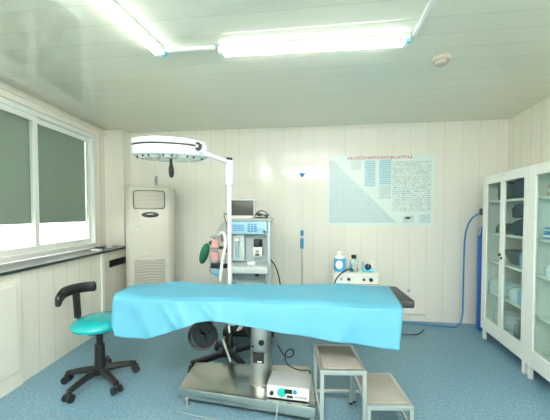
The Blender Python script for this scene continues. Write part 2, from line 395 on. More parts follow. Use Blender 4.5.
rg.build('title_text', m_red, t, smooth=False, label='line of small red characters')

# ------------------------------------------------------------------ floor-standing air conditioner
AX, AY = -1.97, 3.38
t = thing('air_conditioner', 'tall off-white floor-standing air conditioner in the corner', 'air conditioner', (AX, AY, 0), R(24))
AW, AD, AH = .28, .16, 1.66
prof = []
for x, y in ((-AW, AD), (-AW, -.05), (-AW + .02, -.11), (-AW + .06, -.15), (-.1, -.165), (.1, -.165), (AW - .06, -.15), (AW - .02, -.11), (AW, -.05), (AW, AD)): prof.append((x, y))
MB().prism(prof, 0.0, AH, bev=.012).build('casing', m_ac, t)
fy = -.1645
gr = MB(); gx, gz0, gz1 = .172, 1.405, 1.62
q_ = .02
gr.tube([(-gx + q_, fy, gz0), (gx - q_, fy, gz0), (gx, fy, gz0 + q_), (gx, fy, gz1 - q_), (gx - q_, fy, gz1), (-gx + q_, fy, gz1), (-gx, fy, gz1 - q_), (-gx, fy, gz0 + q_)], .006, closed=True, smooth=1)
gr.build('outlet_frame', mat('outlet_edge', (.10, .11, .10), .4), t)
MB().box(-gx + .01, gx - .01, fy - .003, fy + .008, gz0 + .012, gz1 - .012, .004).build('outlet_panel', m_acg, t)
lv = MB()
for k in range(11): lv.box(-gx + .02, gx - .02, fy - .008, fy - .002, gz0 + .022 + k * .016, gz0 + .028 + k * .016)
lv.build('outlet_louvre', m_ac, t)
MB().sph((.01, fy, 1.335), 1, (.098, .01, .034)).build('display_panel', m_dark, t, label='dark oval display')
MB().sph((.01, fy - .007, 1.342), 1, (.045, .005, .009)).build('display_glass', m_gray, t)
a_ = MB(); a_.tube([(-.15, fy, .81), (-.08, fy, .84), (0, fy, .85), (.08, fy, .84), (.15, fy, .81)], .004)
a_.build('trim_arc', m_acg, t)
iv = MB()
for k in range(13):
    z = .775 - k * .034
    iv.bar((-.165, fy - .004, z - .01), (0, fy - .004, z + .006), .012, .014); iv.bar((0, fy - .004, z + .006), (.165, fy - .004, z - .01), .012, .014)
iv.build('intake_louvre', m_acg, t)
MB().box(-.17, .17, fy - .001, fy + .01, .33, .80, .003).build('intake_panel', mat('ac_intake_backing', (.36, .355, .31), .5), t)  # intake panel in a darker tone than the shell
MB().cyl((-.13, fy - .001, 1.16), (-.13, fy - .006, 1.16), .008).build('button', m_white, t)
hk = thing('wall_hook', 'small grey pipe bracket on the wall above the air conditioner', 'bracket', (-2.12, YB, 1.74))
MB().box(-.016, .016, -.006, 0, 0, .13, .003).build('back_plate', m_gray, hk)
MB().tube([(0, -.005, .11), (0, -.04, .11), (0, -.045, .03)], .006).build('hook', m_gray, hk)

# ------------------------------------------------------------------ anaesthesia machine
MX, MY = -.638, 3.0
t = thing('anaesthesia_machine', 'grey-blue anaesthesia trolley with blue panel behind the operating table', 'medical machine', (MX, MY, .01), R(3))
MB().box(-.225, .225, .13, .17, .16, 1.26, .006).build('back_panel', m_mach, t)
MB().box(-.235, -.205, -.02, .17, .16, 1.26, .005).build('side_panel', m_mach, t)
MB().box(.185, .215, -.02, .17, .16, 1.26, .005).build('side_panel', m_mach, t)
MB().box(-.225, .235, -.04, .21, 1.262, 1.285, .006).build('top_shelf', m_gray, t)
pn = MB().box(-.2, .18, -.035, .13, 1.125, 1.258, .006).build('control_panel', m_machb, t, label='light blue control panel')
bt = MB()
for i in range(3):
    for j in range(4): bt.box(-.02 + i * .035, .005 + i * .035, -.040, -.035, 1.15 + j * .024, 1.163 + j * .024)
bt.build('button_row', m_blue, pn)
mk = MB()
for j in range(4): mk.box(-.18, -.06, -.038, -.035, 1.16 + j * .018, 1.168 + j * .018)
mk.build('panel_print', m_blue, pn)
MB().cyl((.155, -.035, 1.15), (.155, -.05, 1.15), .012).build('knob', m_dark, pn)
# flow meter column
MB().box(-.2, -.07, .04, .13, .83, 1.12, .005).build('meter_block', m_lgray, t)
fm = MB().cyl((-.14, .02, .87), (-.14, .02, 1.07), .02).build('flow_meter', m_clear, t)
MB().cyl((-.14, .02, .86), (-.14, .02, .95), .012).build('float_tube', m_lblue, fm)
MB().box(-.165, -.115, -.005, .04, 1.05, 1.075, .004).build('meter_cap', m_white, fm)
# vaporiser
vp = MB().box(.03, .125, -.01, .10, .885, .985, .01).build('vaporiser', m_white, t, label='white vaporiser with black dial')
MB().cyl((.077, .04, .985), (.077, .04, 1.065), .047, bev=.006).build('dial', m_black, vp)
MB().cyl((.077, -.012, .94), (.077, -.02, .94), .02).build('gauge', m_gray, vp)
MB().box(.055, .10, -.014, -.010, .895, .915).build('level_window', m_dark, vp)
tr_ = MB().box(-.205, .205, -.17, .14, .735, .805, .012).build('work_tray', m_lgray, t)
MB().cyl((-.18, -.168, .765), (-.18, -.19, .765), .016).build('tray_knob', m_black, tr_)
MB().box(-.2, .2, -.15, .10, .808, .812).build('tray_mat', m_mach, tr_)
for s in (-1, 1):
    MB().tube([(s * .19, -.14, .735), (s * .17, -.05, .62), (s * .12, .12, .52)], .012).build('tray_bracket', m_lgray, t)
MB().box(-.18, .17, -.05, .13, .18, .50, .01).build('drawer_block', m_mach, t)
MB().box(-.165, .155, -.062, -.05, .34, .48, .006).build('drawer', m_lgray, t)
MB().box(-.165, .155, -.062, -.05, .20, .32, .006).build('drawer', m_lgray, t)
MB().box(-.26, .26, -.16, .20, .09, .16, .01).build('base', m_black, t)
for sx in (-.22, .22):
    for sy in (-.12, .16):
        MB().cyl((sx - .015, sy, .045), (sx + .015, sy, .045), .045).build('castor', m_black, t)
# breathing circuit hanging at its left side (a part of the trolley)
bc = MB().bar((-.235, -.01, .98), (-.33, -.02, .98), .03, .03).build('absorber_arm', m_dark, t)
MB().cyl((-.372, -.03, .845), (-.372, -.03, .94), .046, bev=.008).build('absorber_canister', m_pink, t, label='pink granule canister, lower')
MB().cyl((-.372, -.03, .985), (-.372, -.03, 1.075), .046, bev=.008).build('absorber_canister', m_pink, t, label='pink granule canister, upper')
for z in (.835, .966, 1.095): MB().cyl((-.372, -.03, z - .009), (-.372, -.03, z + .009), .050).build('canister_ring', m_gray, t)
MB().lathe([(0, 1.245), (.02, 1.235), (.05, 1.20), (.07, 1.16), (.07, 1.12), (.03, 1.11), (.03, 1.04), (0, 1.04)], (-.29, .03, 0)).build('bellows_dome', m_gray, t)
bg = MB(); bg.sph((-.475, -.06, .92), 1, (.047, .04, .115), Matrix.Rotation(R(17), 3, 'Y').to_quaternion()); bg.cyl((-.42, -.06, 1.02), (-.37, -.05, 1.08), .016)
bg.build('breathing_bag', m_green, t, label='dark green rubber bag')
hz_ = MB(); hz_.tube([(-.33, -.06, 1.11), (-.26, -.1, 1.16), (-.225, -.12, 1.04), (-.27, -.13, .86), (-.29, -.13, .65)], .016)
for k in range(0): pass
hz_.build('corrugated_hose', m_plabel, t)
hz2 = MB(); hz2.tube([(-.35, -.06, 1.11), (-.41, -.05, 1.06), (-.43, -.05, 1.0)], .012); hz2.build('corrugated_hose', m_lgray, t)
MB().box(-.41, -.30, -.07, .0, .765, .825, .01).build('valve_block', m_black, t)
MB().box(-.36, -.30, -.08, -.02, .68, .76, .01).build('water_trap', m_lblue, t)
MB().tube([(-.34, -.08, .70), (-.40, -.08, .72), (-.42, -.07, .78), (-.39, -.06, .80)], .006).build('sample_line', m_blue, t)
MB().box(-.27, -.235, -.05, .01, .93, 1.02, .008).build('pressure_block', m_black, t)
MB().cyl((-.255, -.03, .79), (-.255, -.06, .79), .025).build('pressure_gauge', m_black, t)
MB().tube([(-.20, .05, 1.29), (-.29, .02, 1.36), (-.27, .0, 1.27), (-.22, .0, 1.18)], .005).build('cable', m_black, t)
MB().tube([(.21, .05, .85), (.27, .0, .79), (.31, .0, .66), (.33, 0, .5), (.3, .02, .22), (.2, .05, .2)], .007).build('cable', m_black, t)
MB().cyl((.085, -.1, .70), (.085, -.1, .733), .022).build('foot_knob', m_black, t)

t = thing('patient_monitor', 'small monitor with dark grey screen on top of the anaesthesia trolley', 'monitor', (MX - .10, MY + .08, 1.296), R(3))
MB().box(-.137, .137, -.02, .06, .022, .208, .008).build('monitor_case', m_lgray, t)
MB().box(-.122, .122, -.0235, -.019, .034, .196, .001).build('screen', m_screen, t)
MB().box(-.12, .12, -.06, .06, 0, .021, .005).build('stand', m_plabel, t)
MB().cyl((0, .02, .208), (0, .02, .22), .01).build('indicator', m_lblue, t)
t = thing('probe_set', 'dark coiled probes and cables lying beside the monitor', 'medical probe', (MX + .13, MY + .02, 1.297))
MB().bar((-.06, 0, .045), (.06, .0, .025), .05, .03, .008).build('probe', m_dark, t)
MB().bar((-.02, -.02, .02), (.09, .02, .015), .04, .025, .006).build('probe', m_gray, t)
MB().tube([(-.08, .0, .03), (-.04, .05, .09), (.03, .03, .07), (.08, 0, .012), (.0, -.04, .01), (-.08, .0, .012)], .006).build('cable', m_black, t)
tag(MB().box(-.04, .04, -.03, .03, 0, .03, .006).build('small_carton', m_plabel), 'small white packet on the tray of the anaesthesia trolley', 'packet').location = (MX + .03, MY - .08, .8225)

# ------------------------------------------------------------------ infusion stand
t = thing('infusion_stand', 'thin steel infusion stand with blue clamps against the back wall', 'infusion stand', (-.108, 3.48, 0))
MB().cyl((0, 0, .05), (0, 0, 1.06), .013).build('lower_pole', m_steel2, t)
MB().cyl((0, 0, 1.0), (0, 0, 1.80), .0055).build('upper_pole', m_steel2, t)
MB().cyl((0, 0, .93), (0, 0, 1.055), .019, bev=.003).build('height_clamp', m_blue, t, label='blue height clamp, lower')
MB().cyl((0, 0, 1.085), (0, 0, 1.15), .019, bev=.003).build('height_clamp', m_blue, t, label='blue height clamp, upper')
MB().lathe([(0, 1.785), (.012, 1.785), (.03, 1.815), (.035, 1.83), (0, 1.832)]).build('hook_hub', m_blue, t)
for a in range(4):
    c, s = math.cos(a * math.pi / 2 + .3), math.sin(a * math.pi / 2 + .3)
    MB().tube([(0, 0, 1.82), (c * .05, s * .05, 1.81), (c * .07, s * .07, 1.82), (c * .075, s * .075, 1.84)], .003).build('hook', m_steel2, t)
for a in range(5):
    c, s = math.cos(a * 1.2566), math.sin(a * 1.2566)
    l = MB().bar((0, 0, .065), (c * .25, s * .25, .05), .025, .02).build('leg', m_gray, t)
    MB().cyl((c * .25 - s * .01, s * .25 + c * .01, .02), (c * .25 + s * .01, s * .25 - c * .01, .02), .02).build('castor', m_black, l)

# ------------------------------------------------------------------ suction unit with bottles
SX, SY = .49, 3.36
t = thing('suction_unit', 'low white suction cabinet with a row of knobs by the back wall', 'medical machine', (SX, SY, 0), R(0))
MB().box(-.235, .235, -.13, .16, .06, .675, .012).build('cabinet_body', m_white, t)
MB().box(-.24, .245, -.15, .17, .67, .695, .006).build('top_plate', m_white, t)
for x, r in ((-.16, .012), (-.08, .016), (.08, .014), (.155, .02)):
    MB().cyl((x, -.13, .632), (x, -.15, .632), r).build('knob', m_black if x > -.1 else m_gray, t)
MB().cyl((0, -.13, .632), (0, -.142, .632), .022).build('gauge', m_plabel, t)
MB().box(-.24, .24, -.142, -.13, .575, .585).build('ledge', m_gray, t)
for sx in (-.19, .19):
    for sy in (-.09, .12): MB().cyl((sx - .01, sy, .03), (sx + .01, sy, .03), .03).build('castor', m_black, t)
t = thing('disinfectant_bottle', 'blue labelled jug with white cap, leftmost on the suction cabinet', 'bottle', (SX - .165, SY - .02, .6955))
MB().box(-.065, .065, -.045, .045, 0, .155, .018).build('bottle_body', m_bbox, t)
MB().lathe([(.062, .148), (.05, .168), (.024, .18), (.024, .19)], M=Matrix.Diagonal((1, .75, 1, 1))).build('bottle_shoulder', m_plabel, t)
MB().cyl((0, 0, .185), (0, 0, .225), .028, bev=.004).build('cap', m_plabel, t)
MB().sph((-.01, -.044, .08), 1, (.042, .004, .05)).build('label', m_plabel, t)
t = thing('suction_jar', 'clear jar with black stopper in the middle of the suction cabinet', 'jar', (SX - .01, SY - .02, .6955))
MB().lathe([(0, 0), (.045, 0), (.048, .01), (.048, .11), (.035, .135), (.024, .142), (.024, .155)]).build('jar_body', m_clear, t)
MB().lathe([(0, .002), (.043, .002), (.043, .05), (0, .05)]).build('jar_liquid', mat('jar_liquid', (.45, .5, .48), .3), t)
MB().box(-.028, -.044, -.055, -.02, .01, .1).build('blue_scale', m_blue, t)
MB().lathe([(0, .15), (.026, .15), (.03, .165), (.03, .185), (.024, .19), (0, .19)]).build('stopper', m_black, t)
t = thing('pressure_regulator', 'small black regulator block with clear sides at the right of the suction cabinet', 'regulator', (SX + .14, SY - .02, .6955))
MB().box(-.055, .055, -.03, .04, 0, .05, .008).build('block', m_lblue, t)
MB().sph((0, -.02, .06), .036).build('dial', m_black, t)
MB().cyl((.048, 0, .05), (.048, 0, .12), .012).build('port', m_plabel, t)
MB().cyl((-.05, 0, .05), (-.05, 0, .115), .01).build('port', m_lblue, t)
tag(MB().tube([(SX - .02, SY - .085, .718), (SX - .06, SY - .12, .75), (SX - .16, SY - .16, .71), (SX - .24, SY - .19, .62), (SX - .26, SY - .18, .40), (SX - .25, SY - .17, .2), (SX - .25, SY - .2, .012)], .007).build('rubber_tube', m_black), 'black rubber tube looping from the clear jar down the suction cabinet', 'tube')

t = thing('wall_socket', 'small grey wall socket on the back wall right of the table', 'socket', (1.215, YB, .385))
MB().box(-.022, .022, -.008, -.0005, -.022, .022, .003).build('face_plate', m_lgray, t)
MB().box(-.01, .01, -.011, -.008, -.01, .01).build('socket_hole', m_gray, t)

# ------------------------------------------------------------------ gas cylinder and hoses
GX, GY = 2.025, 3.60
t = thing('gas_cylinder', 'tall dark blue gas cylinder standing behind the glass cabinet', 'gas cylinder', (GX, GY, 0))
MB().lathe([(0, 0), (.10, 0), (.105, .02), (.105, 1.08), (.095, 1.16), (.06, 1.22), (.03, 1.25), (.03, 1.27), (0, 1.27)]).build('cylinder_body', m_cyl, t)
MB().cyl((0, 0, 1.27), (0, 0, 1.37), .02).build('valve', m_chrome, t)
MB().bar((-.10, -.03, 1.37), (.03, 0, 1.37), .07, .075, .01).build('regulator', m_black, t)
MB().cyl((-.07, -.05, 1.37), (-.08, -.075, 1.37), .04).build('gauge', m_black, t)
vl = MB(); vl.tube([(-.11, -.03, 1.20), (-.115, -.05, 1.14), (-.15, -.07, 1.10)], .01); vl.build('key_chain', m_chrome, t)
def hz(x, y): return (x, y)
tag(MB().tube([(GX - .10, GY - .03, 1.36), (1.83, GY - .02, 1.31), (1.80, 3.66, 1.15), (1.80, 3.68, .8), (1.80, 3.68, .35), (1.79, 3.66, .12), (1.74, 3.63, .012), (1.60, 3.62, .012), (1.35, 3.66, .012), (1.15, 3.70, .012), (.8, 3.70, .012), (.5, 3.69, .012)], .0095).build('gas_hose', m_hose), 'blue gas hose from the cylinder curving down onto the floor', 'hose')
tag(MB().tube([(1.30, 3.50, .01), (1.24, 3.42, .01), (1.17, 3.34, .01), (1.05, 3.33, .01), (.8, 3.36, .01), (.5, 3.3, .01)], .006).build('power_cable', m_black), 'black power cable on the floor by the blue hose', 'cable')

# ------------------------------------------------------------------ glass-door cabinets
CA = Vector((1.838, 3.385, 0)); CRZ = R(-95.53); CWd, CDp, CHt = .765, .375, 1.742
LV = (.205, .535, .86, 1.15, 1.485)
ux = Vector((math.cos(CRZ), math.sin(CRZ), 0)); uy = Vector((-math.sin(CRZ), math.cos(CRZ), 0))
def cab(off, label):
    t = thing('glass_cabinet', label, 'cabinet', tuple(CA + ux * off), CRZ, 'white instrument cabinets')
    b = MB(); w, d, h = CWd, CDp, CHt
    b.box(0, .022, .021, d, .11, h); b.box(w - .022, w, .021, d, .11, h); b.box(.022, w - .022, d - .012, d, .11, h)
    b.box(.022, w - .022, .021, d - .012, h - .03, h); b.box(.022, w - .022, .021, d - .012, .11, .2)
    b.build('cabinet_body', m_white, t, smooth=False)
    for z in LV[1:]: MB().box(.024, w - .024, .045, d - .014, z - .022, z, .002).build('shelf', m_white, t, smooth=False)
    for a, c, g0, g1, hs in ((.0, .3785, .088, .345, 1), (.3815, w, .412, .712, -1)):
        dr = MB(); z0, z1, g_0, g_1 = .115, h - .004, .255, 1.655
        dr.box(a, g0, 0, .02, z0, z1, .002); dr.box(g1, c, 0, .02, z0, z1, .002)
        dr.box(g0, g1, 0, .02, z0, g_0, .002); dr.box(g0, g1, 0, .02, g_1, z1, .002)
        do = dr.build('door', m_white, t, smooth=False)
        MB().box(g0, g1, .009, .012, g_0, g_1).build('glass_pane', m_glass, do, smooth=False)
        if hs == 1:
            MB().box(.352, .368, -.004, 0, 1.03, 1.15, .002).build('handle', m_steel2, do)
            MB().cyl((.362, -.012, .955), (.362, 0, .955), .014).build('lock', m_black, do)
        else:
            MB().cyl((.394, -.012, .925), (.394, 0, .925), .012).build('lock', m_black, do)
    MB().box(.35, .42, -.001, .001, 1.70, 1.722).build('name_plate', m_steel2, t)
    for x in (.02, w - .05):
        for y in (.01, d - .04): MB().box(x, x + .03, y, y + .03, 0, .11, .003).build('leg', m_white, t)
    return t
cab(0, 'white glass-door cabinet nearest the back wall')
cab(CWd + .008, 'white glass-door cabinet cut off by the right edge of the photo')
def incab(u, v, z): p = CA + ux * u + uy * v; return (p.x, p.y, z + .0005)
def bundle(name, sx, sy, sz, m, seed=0):
    """a soft cloth pack: subdivided rounded block, dented"""
    rnd = random.Random(seed); mb = MB(); mb.box(-sx / 2, sx / 2, -sy / 2, sy / 2, 0, sz)
    bmesh.ops.subdivide_edges(mb.bm, edges=mb.bm.edges[:], cuts=7, use_grid_fill=True)
    ph = [rnd.uniform(0, 6) for _ in range(4)]
    for v in mb.bm.verts:
        x, y, z = v.co.x / (sx / 2), v.co.y / (sy / 2), v.co.z / sz
        k = 1 - .09 * (x * x) * (y * y) - .07 * (2 * z - 1) ** 4 
        v.co.x *= k; v.co.y *= k
        if z > .05: v.co.z = z * sz * (1 - .10 * x * x - .12 * y * y + .07 * math.sin(4 * x + ph[0]) * math.cos(3 * y + ph[1])) 
        v.co.x += .006 * math.sin(18 * z + ph[2]) * (1 if 0 < z < 1 else 0)
    return mb.build(name, m, None)
def put(o, u, v, z, label, cat, rz=0, group=None):
    return single(o, incab(u, v, z), CRZ + rz, label, cat, group)
bd = [(.19, .20, .26, .2, .18, m_gcloth, 4, 'grey cloth bundle on the top shelf behind the left door'),
      (.565, .15, .30, .2, .20, m_navy, 4, 'dark navy cloth bundle filling the top shelf behind the right door'),
      (.18, .18, .22, .2, .10, m_gcloth, 3, 'flat grey-green cloth bundle on the second shelf behind the left door'),
      (.565, .15, .30, .20, .155, m_navy, 3, 'dark navy cloth bundle, lower of two on the second shelf'),
      (.625, .13, .14, .16, .17, m_bcloth, 2, 'pale blue wrapped pack in front of the steel basin'),
      (.18, .14, .27, .2, .14, m_wcloth, 1, 'white plastic wrapped pack on the fourth shelf behind the left door'),
      (.47, .14, .14, .17, .13, m_wcloth, 1, 'pale white wrapped pack on the fourth shelf beside the blue packs'),
      (.632, .13, .16, .18, .15, m_bcloth, 1, 'crumpled pale blue pack on the fourth shelf behind the right door'),
      (.18, .18, .24, .2, .15, m_wcloth, 0, 'pale wrapped pack on the bottom shelf behind the left door'),
      (.635, .17, .15, .2, .14, m_gcloth, 0, 'dark green cloth pack on the bottom shelf near the glass jar')]
for i, (u, v, sx, sy, sz, m, l, lab) in enumerate(bd):
    put(bundle('cloth_bundle', sx, sy, sz, m, i), u, v, LV[l], lab, 'cloth bundle')
put(bundle('cloth_bundle', .30, .2, .14, m_navy, 31), .565, .15, LV[3] + .158, 'dark navy cloth bundle, upper of two on the second shelf', 'cloth bundle')
bs = MB().lathe([(0, .0), (.08, 0), (.09, .01), (.135, .12), (.145, .125), (.14, .13), (.127, .118), (.08, .015), (0, .012)]).build('basin', mat('grey_basin', (.22, .27, .27), .3, metal=.5))
put(bs, .33, .20, LV[2], 'grey steel basin on the middle shelf of the far cabinet', 'basin')
j = thing('glass_jar', 'clear glass jar with dark contents on the bottom shelf behind the right door', 'jar', incab(.48, .13, LV[0]))
MB().lathe([(0, 0), (.05, 0), (.055, .01), (.055, .11), (.045, .13)]).build('jar_body', m_clear, j)
MB().lathe([(0, .003), (.048, .003), (.048, .08), (0, .08)]).build('jar_contents', m_navy, j)
MB().cyl((0, 0, .13), (0, 0, .15), .05, bev=.004).build('lid', m_gray, j)
o2 = CWd + .008
def carton(u, v, z, sx, sy, sz, m, lab, band=None):
    t = thing('carton', lab, 'box', incab(u, v, z), CRZ)
    MB().box(-sx / 2, sx / 2, -sy / 2, sy / 2, 0, sz, .003).build('box_body', m, t)
    if band: MB().box(-sx / 2 - .001, sx / 2 + .001, -sy / 2 - .001, -sy / 2, sz * .35, sz * .7).build('printed_band', band, t)
carton(o2 + .14, .14, LV[4], .11, .12, .085, m_tan, 'tan carton on the top shelf of the near cabinet', m_plabel)
carton(o2 + .245, .14, LV[4], .08, .12, .08, m_plabel, 'white carton beside the tan one on the top shelf', m_tan)
carton(o2 + .165, .13, LV[3], .16, .14, .045, m_bbox, 'bright blue carton, lower of two on the second shelf', m_plabel)
carton(o2 + .165, .13, LV[3] + .046, .15, .13, .045, m_bbox, 'bright blue carton, upper of two on the second shelf', m_plabel)
put(bundle('cloth_bundle', .2, .2, .12, m_wcloth, 21), o2 + .20, .16, LV[2], 'clear wrapped white pack on the middle shelf of the near cabinet', 'cloth bundle')
for lv, lab in ((1, 'shallow white tray on the fourth shelf of the near cabinet'), (0, 'shallow white tray on the bottom shelf of the near cabinet')):
    tb = MB().lathe([(0, 0), (.07, 0), (.11, .07), (.118, .075), (.112, .08), (.10, .07), (.065, .01), (0, .01)]).build('tray', m_wcloth)
    put(tb, o2 + .21, .18, LV[lv], lab, 'tray')

# ------------------------------------------------------------------ operating table
t = thing('operating_table', 'stainless steel operating table with black pads under the blue drape', 'operating table', (-.36, 2.07, 0))
def L(x, y, z=0): return (x + .36, y - 2.07, z)
def l2(x, y): return (x + .36, y - 2.07)
bp_ = MB().prism([l2(-.925, 1.915), l2(.035, 1.815), l2(-.002, 2.32), l2(-.945, 2.27)], .048, .122, bev=.006).build('base_plate', m_steel, t)
for x, y in ((-.865, 1.915), (.01, 1.84), (-.03, 2.25), (-.89, 2.20)):
    f = MB().cyl(L(x, y, .0), L(x, y, .05), .018, .014).build('foot', m_steel2, t)
cx, cy = -.362, 2.075
MB().cyl(L(cx, cy, .12), L(cx, cy, .135), .092, bev=.004).build('column_flange', m_col, t)
MB().cyl(L(cx, cy, .135), L(cx, cy, .36), .079, n=36).build('lower_column', m_col, t)
cu = MB().cyl(L(cx, cy, .36), L(cx, cy, .545), .075, n=36, bev=.003).build('upper_column', m_col, t)
MB().box(cx + .36 - .045, cx + .36 + .034, cy - 2.07 - .084, cy - 2.07 - .06, .29, .36, .003).build('rating_plate', m_black, t, label='black rating plate')
MB().box(cx + .36 - .012, cx + .36 + .02, cy - 2.07 - .0855, cy - 2.07 - .084, .297, .307).build('plate_print', m_plabel, t)
MB().cyl(L(cx + .015, cy - .070, .435), L(cx + .015, cy - .079, .435), .02).build('port_cover', m_black, t)
MB().cyl(L(cx - .045, cy - .055, .40), L(cx - .05, cy - .068, .40), .007).build('bolt', m_dark, t)
MB().cyl(L(cx, cy, .545), L(cx, cy, .60), .088, n=28).build('collar', m_black, t)
MB().box(*[v for v in (-.28, .30)], cy - 2.07 - .12, cy - 2.07 + .12, .60, .66, .01).build('tilt_frame', m_black, t)
for s in (-1, 1): MB().bar(L(-1.2, cy + s * .20, .69), L(.50, cy + s * .20, .69), .03, .035).build('side_rail', m_black, t)
for x in (-.85, -.2, .3): MB().bar(L(x, cy - .2, .69), L(x, cy + .2, .69), .04, .03).build('cross_member', m_dark, t)
MB().box(*[-1.29 + .36, -.62 + .36], 1.80 - 2.07, 2.17 - 2.07, .715, .785, .015).build('leg_pad', m_pad, t)
MB().box(*[-.61 + .36, .20 + .36], 1.79 - 2.07, 2.22 - 2.07, .715, .785, .015).build('seat_pad', m_pad, t)
MB().prism([l2(.21, 1.79), l2(.50, 1.79), l2(.50, 2.25), l2(.21, 2.25)], .715, .785, bev=.015).build('back_pad', m_pad, t)
MB().prism([l2(.505, 1.90), l2(.655, 1.915), l2(.645, 2.285), l2(.505, 2.285)], .748, .798, bev=.01).build('head_pad', m_pad, t, label='dark head pad sticking out from the drape')
# hand wheel and linkages below the top
MB().bar(L(-.72, 2.11, .64), L(-.36, 2.11, .62), .05, .05).build('gear_arm', m_black, t)
hw = MB()
c0 = Vector(L(-.80, 2.06, .435)); ring = [(c0.x + .098 * math.cos(a * math.pi / 12), c0.y + .02 * math.cos(a * math.pi / 12), c0.z + .098 * math.sin(a * math.pi / 12)) for a in range(24)]
hw.tube(ring, .013, closed=True, smooth=1)
hwo = hw.build('hand_wheel', m_black, t)
MB().cyl(c0 + Vector((0, .0, 0)), c0 + Vector((0, .012, 0)), .086, n=30).build('wheel_disc', m_dark, hwo)
MB().cyl(c0 + Vector((0, -.03, 0)), c0 + Vector((0, .06, 0)), .028).build('wheel_hub', m_dark, hwo)
for a in (0.6, 2.2, 3.9, 5.3):
    MB().cyl(c0 + Vector((.05 * math.cos(a), -.012, .05 * math.sin(a))), c0 + Vector((.05 * math.cos(a), -.004, .05 * math.sin(a))), .016).build('wheel_bolt', m_dark, hwo)
MB().bar(c0 + Vector((0, .06, 0)), L(-.72, 2.11, .64), .045, .04).build('wheel_arm', m_black, t)
MB().cyl(L(-.60, 2.02, .68), L(-.575, 1.99, .50), .008).build('lever', m_steel2, t)
MB().box(-.225, -.165, -.10, -.07, .555, .64, .006).build('lever_block', m_gray, t)
MB().cyl(L(-.66, 2.10, .40), L(-.60, 2.10, .235), .008).build('support_rod', m_steel2, t)
MB().bar(L(-.52, 2.05, .50), L(-.47, 2.02, .585), .05, .012).build('release_paddle', m_plabel, t)
MB().bar(L(-.53, 2.10, .60), L(-.43, 2.08, .44), .03, .03).build('strut', m_black, t)

# ------------------------------------------------------------------ blue drape over the table
def hem(x):
    K = [(-1.34, .555), (-1.266, .544), (-1.05, .555), (-.88, .60), (-.70, .672), (-.59, .69), (-.45, .672), (-.25, .65), (-.11, .635), (.1, .603), (.3, .585), (.54, .572)]
    if x <= K[0][0]: return K[0][1]
    for (a, b2), (c, d) in zip(K, K[1:]):
        if x <= c: return b2 + (d - b2) * (x - a) / (c - a)
    return K[-1][1]
def drape():
    bm = bmesh.new(); NX, top_n, fr_n, bk_n = 120, 26, 22, 8
    X0, X1 = -1.285, .53; rows = []
    rnd = random.Random(3)
    folds = [(-.98, .95, .014, .022), (-.80, -.5, .010, .022), (-.72, 1.1, .008, .018), (-1.12, .52, .010, .05), (-.86, .62, .016, .04), (-.62, .40, .010, .03), (-.1, -.3, .006, .06), (.28, -.6, .009, .045), (.47, .2, .006, .03)]
    for i in range(NX + 1):
        f = i / NX; col = []
        xb = X0 + (X1 - X0) * f
        yback = 2.10 + (2.262 - 2.10) * min(1, f * 1.4); yfront = 1.752 + .006 * math.sin(xb * 7)
        xs_back = -.06 * (1 - f) + .05 * f          # the far edge runs a little longer at both ends
        for k in range(bk_n):                       # back hang, from hem up
            g = k / bk_n; z = .66 + (.802 - .66) * g
            col.append((xb + xs_back, yback + .018 - .01 * g + .006 * math.sin(xb * 13), z))
        for k in range(top_n + 1):
            g = k / top_n; y = yback + (yfront - yback) * g
            x = xb + xs_back * (1 - g)
            z = .809 + .004 * math.sin(x * 5 + g * 3) + .003 * math.sin(x * 11 - g * 5)
            z += .010 * math.exp(-((x + 1.0 + .3 * g) / .07) ** 2) + .006 * math.exp(-((x - .25 + .25 * g) / .05) ** 2)
            ed = min(g, 1) ; z -= .012 * max(0, (g - .9) / .1) ** 2 + .012 * max(0, (.1 - g) / .1) ** 2
            col.append((x, y, z))
        h = hem(xb) + .016 * max(0, 1 - f * 8)
        for k in range(1, fr_n + 1):
            g = k / fr_n; z = .802 + (h - .802) * g
            y = yfront - .012 - .035 * g
            drop = .802 - z
            for fx, sl, am, wd in folds:
                y -= .7 * am * math.sin(min(1, g * 1.3) * math.pi / 2) * math.exp(-((xb - fx - sl * drop) / wd) ** 2) * 1.4
            y += .004 * math.sin(xb * 23 + z * 14) * g
            col.append((xb + .01 * g * math.sin(xb * 9) + g * (.045 * max(0, 1 - f * 5) - .02 * max(0, f * 6 - 5)), y, z))
        rows.append([bm.verts.new(p) for p in col])
    # sloping end hangs: the cloth bends down at both ends
    def endcap(row, dx, zlow):
        prev = row
        for s in range(1, 6):
            g = s / 5; new = []
            for v in row:
                zz = v.co.z + (min(zlow, v.co.z) - v.co.z) * g
                new.append(bm.verts.new((v.co.x + dx * math.sin(g * 1.5), v.co.y, zz)))
            for a, b2, c, d in zip(prev, prev[1:], new[1:], new): bm.faces.new((a, b2, c, d))
            prev = new
    for r1, r2 in zip(rows, rows[1:]):
        for a, b2, c, d in zip(r1, r1[1:], r2[1:], r2): bm.faces.new((a, b2, c, d))
    endcap(rows[0], -.02, .60)
    bmesh.ops.remove_doubles(bm, verts=bm.verts[:], dist=.0002)
    bmesh.ops.recalc_face_normals(bm, faces=bm.faces[:])
    me = bpy.data.meshes.new('surgical_drape'); bm.to_mesh(me); bm.free()
    for f in me.polygons: f.use_smooth = True
    m = mat('blue_drape_sheet', (0.082, 0.325, 0.46), 0.5, noise=0.05, nscale=5, bump=0.5, bscale=5)
    me.materials.append(m)
    o = bpy.data.objects.new('surgical_drape', me); C.objects.link(o)
    so = o.modifiers.new('thickness', 'SOLIDIFY'); so.thickness = .0015; so.offset = 1
    return tag(o, 'light blue disposable drape spread over the operating table', 'drape')
drape()

